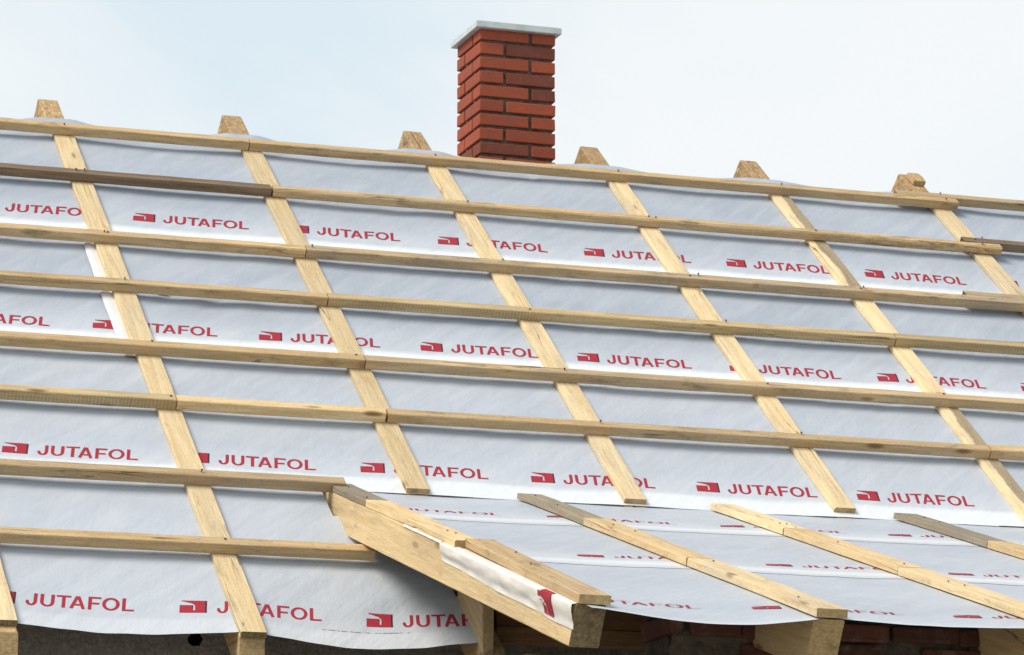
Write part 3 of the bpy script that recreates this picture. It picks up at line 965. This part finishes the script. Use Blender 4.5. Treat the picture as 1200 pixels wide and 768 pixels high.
CX, CY, CWX, CWY, CZ, CH = 2.4987, 0.713, 0.4495, 0.4126, 0.9516, 0.0827
def chimney():
    root = empty('chimney', (CX + CWX / 2, CY + CWY / 2, -1.2))
    tag(root, "square red brick chimney with a pale metal cap rising behind the ridge", 'chimney')
    V, F, T = [], [], []
    rs = random.Random(11)
    hb = 0.0660; j = 0.018
    fx = CWX; fy = CWY
    hd = 0.311 * 1.0
    for i in range(0, 26):
        z0 = CZ - i * CH; z1 = z0 + hb
        lx = 0.667 * fx; sx = fx - lx
        ly = 0.667 * fy; sy = fy - ly
        if i % 2 == 0:
            rects = [(0, lx - j / 2, 0, sy - j / 2), (lx + j / 2, fx, 0, ly - j / 2), (sx + j / 2, fx, ly + j / 2, fy), (0, sx - j / 2, sy + j / 2, fy)]
        else:
            rects = [(0, sx - j / 2, 0, ly - j / 2), (sx + j / 2, fx, 0, sy - j / 2), (lx + j / 2, fx, sy + j / 2, fy), (0, lx - j / 2, ly + j / 2, fy)]
        for (a, b, c, d) in rects:
            add_brick(V, F, T, rs.uniform(0.55, 1.0) if rs.random() > .16 else rs.uniform(0.05, .3), CX + a, CX + b, CY + c, CY + d, z0, z1, 0.0055, 0.0013, rs)
    o = link_mesh('brick_shaft', V, F, BRICK, root, matrix=Matrix.Identity(4))
    at = o.data.attributes.new('tone', 'FLOAT', 'POINT'); at.data.foreach_set('value', T)
    # recessed mortar core
    ins = 0.015
    mz0, mz1 = CZ - 26 * CH, CZ + hb - .006
    V2, F2 = [], []
    nn = 60
    for k in range(nn + 1):
        z = mz0 + (mz1 - mz0) * k / nn
        for (x, y) in ((CX + ins, CY + ins), (CX + fx - ins, CY + ins), (CX + fx - ins, CY + fy - ins), (CX + ins, CY + fy - ins)):
            V2.append((x, y, z))
    for k in range(nn):
        for q in range(4):
            a = k * 4 + q; b = k * 4 + (q + 1) % 4
            F2.append((a, b, b + 4, a + 4))
    F2.append(tuple(nn * 4 + q for q in range(4)))
    link_mesh('mortar', V2, F2, MORTAR, root, matrix=Matrix.Identity(4))
    # metal cap: shallow tray with folded rim
    ov = 0.030
    x0, x1, y0, y1 = CX - ov, CX + fx + .027, CY - .036, CY + fy + ov
    zb = CZ + hb - 0.006; zt = zb + 0.038
    bm = bmesh.new()
    bmesh.ops.create_cube(bm, size=1)
    for v in bm.verts:
        v.co = ((x0 + x1) / 2 + v.co.x * (x1 - x0), (y0 + y1) / 2 + v.co.y * (y1 - y0), (zb + zt) / 2 + v.co.z * (zt - zb))
    bmesh.ops.bevel(bm, geom=bm.edges[:], offset=0.0035, segments=2, affect='EDGES')
    me = bpy.data.meshes.new('metal_cap'); bm.to_mesh(me); bm.free()
    me.materials.append(CAPM)
    c = bpy.data.objects.new('metal_cap', me); COL.objects.link(c)
    c.parent = root; c.matrix_parent_inverse = root.matrix_world.inverted()
    # thin drip rim under the cap
chimney()

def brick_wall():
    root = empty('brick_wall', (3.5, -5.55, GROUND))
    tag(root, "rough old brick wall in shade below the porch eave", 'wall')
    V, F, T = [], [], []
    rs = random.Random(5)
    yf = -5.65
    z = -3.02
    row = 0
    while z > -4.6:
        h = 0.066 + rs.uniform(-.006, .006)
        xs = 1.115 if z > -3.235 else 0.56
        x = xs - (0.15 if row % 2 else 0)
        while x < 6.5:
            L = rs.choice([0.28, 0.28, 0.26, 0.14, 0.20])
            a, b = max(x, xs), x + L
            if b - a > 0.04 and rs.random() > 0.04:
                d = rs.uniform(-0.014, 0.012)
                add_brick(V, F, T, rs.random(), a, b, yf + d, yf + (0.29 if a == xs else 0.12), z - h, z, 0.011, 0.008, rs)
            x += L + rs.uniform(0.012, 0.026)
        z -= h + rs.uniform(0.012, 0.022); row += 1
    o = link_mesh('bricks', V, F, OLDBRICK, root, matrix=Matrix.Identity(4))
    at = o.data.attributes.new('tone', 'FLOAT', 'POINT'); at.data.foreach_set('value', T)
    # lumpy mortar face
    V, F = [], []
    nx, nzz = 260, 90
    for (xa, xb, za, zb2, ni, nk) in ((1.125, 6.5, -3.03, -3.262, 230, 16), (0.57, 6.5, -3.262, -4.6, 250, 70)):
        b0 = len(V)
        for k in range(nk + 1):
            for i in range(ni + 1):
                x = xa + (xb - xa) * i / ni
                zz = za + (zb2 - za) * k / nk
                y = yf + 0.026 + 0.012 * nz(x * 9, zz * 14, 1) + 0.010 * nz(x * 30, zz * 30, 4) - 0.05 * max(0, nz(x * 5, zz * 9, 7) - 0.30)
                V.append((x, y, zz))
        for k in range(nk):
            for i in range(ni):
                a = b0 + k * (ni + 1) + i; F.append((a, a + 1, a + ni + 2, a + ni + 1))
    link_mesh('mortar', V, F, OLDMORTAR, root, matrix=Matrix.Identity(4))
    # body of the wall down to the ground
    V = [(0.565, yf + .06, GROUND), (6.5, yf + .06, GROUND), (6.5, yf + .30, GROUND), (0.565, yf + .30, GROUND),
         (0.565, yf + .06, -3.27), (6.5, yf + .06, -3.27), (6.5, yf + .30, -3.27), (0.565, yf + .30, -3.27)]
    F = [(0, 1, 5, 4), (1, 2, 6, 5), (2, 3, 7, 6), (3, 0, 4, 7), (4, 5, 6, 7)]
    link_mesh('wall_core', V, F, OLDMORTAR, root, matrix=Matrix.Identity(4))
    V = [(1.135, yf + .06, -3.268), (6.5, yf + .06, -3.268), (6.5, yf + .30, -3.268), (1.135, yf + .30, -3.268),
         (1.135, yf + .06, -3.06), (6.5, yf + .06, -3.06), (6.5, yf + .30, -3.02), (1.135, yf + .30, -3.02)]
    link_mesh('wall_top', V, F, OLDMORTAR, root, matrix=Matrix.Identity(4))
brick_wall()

def plaster_wall():
    yf = -3.58
    ztop = -2.86
    hx0, hx1, hz0, hz1 = -0.170, -0.112, -3.040, -2.985
    V, F, fm = [], [], []
    xs = [-3.0 + 0.03 * i for i in range(int(9.4 / .03) + 1)]
    zs = [ztop - 0.03 * i for i in range(16)] + [-3.6, -4.2, -5.2, GROUND]
    hxc, hzc, hr = (hx0 + hx1) / 2, (hz0 + hz1) / 2, 0.030
    xs = sorted(set(round(x, 4) for x in xs if not hx0 - .02 < x < hx1 + .02) | set(round(hxc + .005 * i, 4) for i in range(-8, 9)))
    zs = sorted(set(round(z, 4) for z in zs if not hz0 - .02 < z < hz1 + .02) | set(round(hzc + .005 * i, 4) for i in range(-8, 9)))
    idx = {}
    for k, z in enumerate(zs):
        for i, x in enumerate(xs):
            idx[i, k] = len(V)
            V.append((x, yf + 0.006 * nz(x * 18, z * 18, 3) + 0.004 * nz(x * 50, z * 50, 1), z))
    for k in range(len(zs) - 1):
        for i in range(len(xs) - 1):
            mx_, mz_ = (xs[i] + xs[i + 1]) / 2 - hxc, (zs[k] + zs[k + 1]) / 2 - hzc
            if math.hypot(mx_, mz_ * 1.1) < hr + 0.006 * nz(mx_ * 60, mz_ * 60, 1): continue
            F.append((idx[i, k], idx[i + 1, k], idx[i + 1, k + 1], idx[i, k + 1])); fm.append(0)
    b = len(V)
    for (x, z) in ((hxc - .06, hzc - .06), (hxc + .06, hzc - .06), (hxc + .06, hzc + .06), (hxc - .06, hzc + .06)): V.append((x, yf + .016, z)); V.append((x, yf + .15, z))
    for q in range(4):
        a = b + 2 * q; c = b + 2 * ((q + 1) % 4)
        F.append((a, c, c + 1, a + 1)); fm.append(1)
    F.append((b + 1, b + 3, b + 5, b + 7)); fm.append(1)
    b = len(V)
    for (x, z) in ((-3, GROUND), (6.4, GROUND), (6.4, ztop), (-3, ztop)): V.append((x, yf + .35, z))
    F.append((b + 3, b + 2, b + 1, b)); fm.append(0)
    o = link_mesh('plaster_wall', V, F, [PLASTER, BLACK], None, fm)
    tag(o, "rough dark grey plastered wall under the left eave, with a small hole", 'wall')
plaster_wall()

# ------------------------------------------------------------------ ground
V, F = [], []
n = 40
for j in range(n + 1):
    for i in range(n + 1):
        u, v = (i / n - .5) * 2, (j / n - .5) * 2
        x, y = math.copysign(abs(u) ** 2.2, u) * 600, math.copysign(abs(v) ** 2.2, v) * 600
        V.append((x, y, GROUND + 0.05 * nz(x * .2, y * .2, 0)))
for j in range(n):
    for i in range(n):
        a = j * (n + 1) + i; F.append((a, a + 1, a + n + 2, a + n + 1))
g = link_mesh('ground', V, F, SOIL, None, None, True)
tag(g, kind='structure')

# ------------------------------------------------------------------ light and sky
sun_dir = Vector((-0.60, -0.18, 0.76)).normalized()      # towards the sun
el = math.asin(sun_dir.z); az = math.atan2(sun_dir.x, sun_dir.y)
sd = bpy.data.lights.new('sun', 'SUN'); sd.energy = 3.3; sd.angle = R(30); sd.color = (1.0, 0.92, 0.80)
so = bpy.data.objects.new('sun', sd); COL.objects.link(so)
so.rotation_euler = (-sun_dir).to_track_quat('-Z', 'Y').to_euler()
so.location = (-6, -6, 12)

w = bpy.data.worlds.new('World'); S.world = w; w.use_nodes = True
t = w.node_tree; t.nodes.clear()
out = t.nodes.new('ShaderNodeOutputWorld'); bg = t.nodes.new('ShaderNodeBackground')
sky = t.nodes.new('ShaderNodeTexSky'); sky.sky_type = 'NISHITA'; sky.sun_disc = False
sky.sun_elevation = el; sky.sun_rotation = az
sky.air_density = 1.0; sky.dust_density = 2.0
SKYLOC = (2.14, 4.9, 3.33)
tc = t.nodes.new('ShaderNodeTexCoord')
mp = t.nodes.new('ShaderNodeMapping'); mp.inputs['Scale'].default_value = (3.0, 3.0, 6.0); mp.inputs['Location'].default_value = SKYLOC
t.links.new(tc.outputs['Generated'], mp.inputs[0])
nzt = t.nodes.new('ShaderNodeTexNoise'); nzt.inputs['Scale'].default_value = 1.7; nzt.inputs['Detail'].default_value = 7; nzt.inputs['Roughness'].default_value = 0.5; nzt.inputs['Distortion'].default_value = 0.5
t.links.new(mp.outputs[0], nzt.inputs['Vector'])
mr = t.nodes.new('ShaderNodeMapRange'); mr.interpolation_type = 'SMOOTHSTEP'
mr.inputs[1].default_value = 0.30; mr.inputs[2].default_value = 0.60; mr.inputs[3].default_value = 0.0; mr.inputs[4].default_value = 1.0
t.links.new(nzt.outputs['Fac'], mr.inputs[0])
mx = t.nodes.new('ShaderNodeMix'); mx.data_type = 'RGBA'
mx.inputs[7].default_value = (9.9, 10.1, 10.1, 1)          # sunlit thin cloud, in the sky texture's own units
sx = t.nodes.new('ShaderNodeSeparateXYZ'); t.links.new(tc.outputs['Generated'], sx.inputs[0])
mz = t.nodes.new('ShaderNodeMapRange'); mz.interpolation_type = 'SMOOTHSTEP'        # the cloud thins out overhead
mz.inputs[1].default_value = 0.30; mz.inputs[2].default_value = 0.75; mz.inputs[3].default_value = 1.0; mz.inputs[4].default_value = 0.32
t.links.new(sx.outputs[2], mz.inputs[0])
mm = t.nodes.new('ShaderNodeMath'); mm.operation = 'MULTIPLY'
mm.inputs[0].default_value = 0.92; t.links.new(mz.outputs[0], mm.inputs[1])
cl = t.nodes.new('ShaderNodeMix'); cl.data_type = 'RGBA'      # thin bluish veil and thicker white cloud
cl.inputs[6].default_value = (7.7, 8.8, 9.5, 1); cl.inputs[7].default_value = (9.7, 10.0, 10.05, 1)
t.links.new(mr.outputs[0], cl.inputs[0]); t.links.new(cl.outputs[2], mx.inputs[7])
t.links.new(mm.outputs[0], mx.inputs[0]); t.links.new(sky.outputs[0], mx.inputs[6])
t.links.new(mx.outputs[2], bg.inputs[0]); bg.inputs[1].default_value = 0.10
t.links.new(bg.outputs[0], out.inputs[0])

# ------------------------------------------------------------------ camera
cam = bpy.data.cameras.new('camera'); co = bpy.data.objects.new('camera', cam); COL.objects.link(co)
yaw, pit, rol = R(18.917), R(11.597), R(0.05)
fwd = Vector((math.sin(yaw) * math.cos(pit), math.cos(yaw) * math.cos(pit), math.sin(pit)))
r0 = Vector((math.cos(yaw), -math.sin(yaw), 0)); u0 = r0.cross(fwd)
rt = r0 * math.cos(rol) + u0 * math.sin(rol); up = u0 * math.cos(rol) - r0 * math.sin(rol)
co.matrix_world = frame(Vector((-3.648, -17.784, -4.7065)), rt, up, -fwd)
cam.sensor_width = 36; cam.lens = 4213.3 / 1200 * 36
cam.clip_start = 0.1; cam.clip_end = 3000
S.camera = co
S.render.resolution_x = 1024; S.render.resolution_y = 655
S.view_settings.view_transform = 'Standard'; S.view_settings.look = 'None'
S.view_settings.exposure = 0.0; S.view_settings.gamma = 1.0
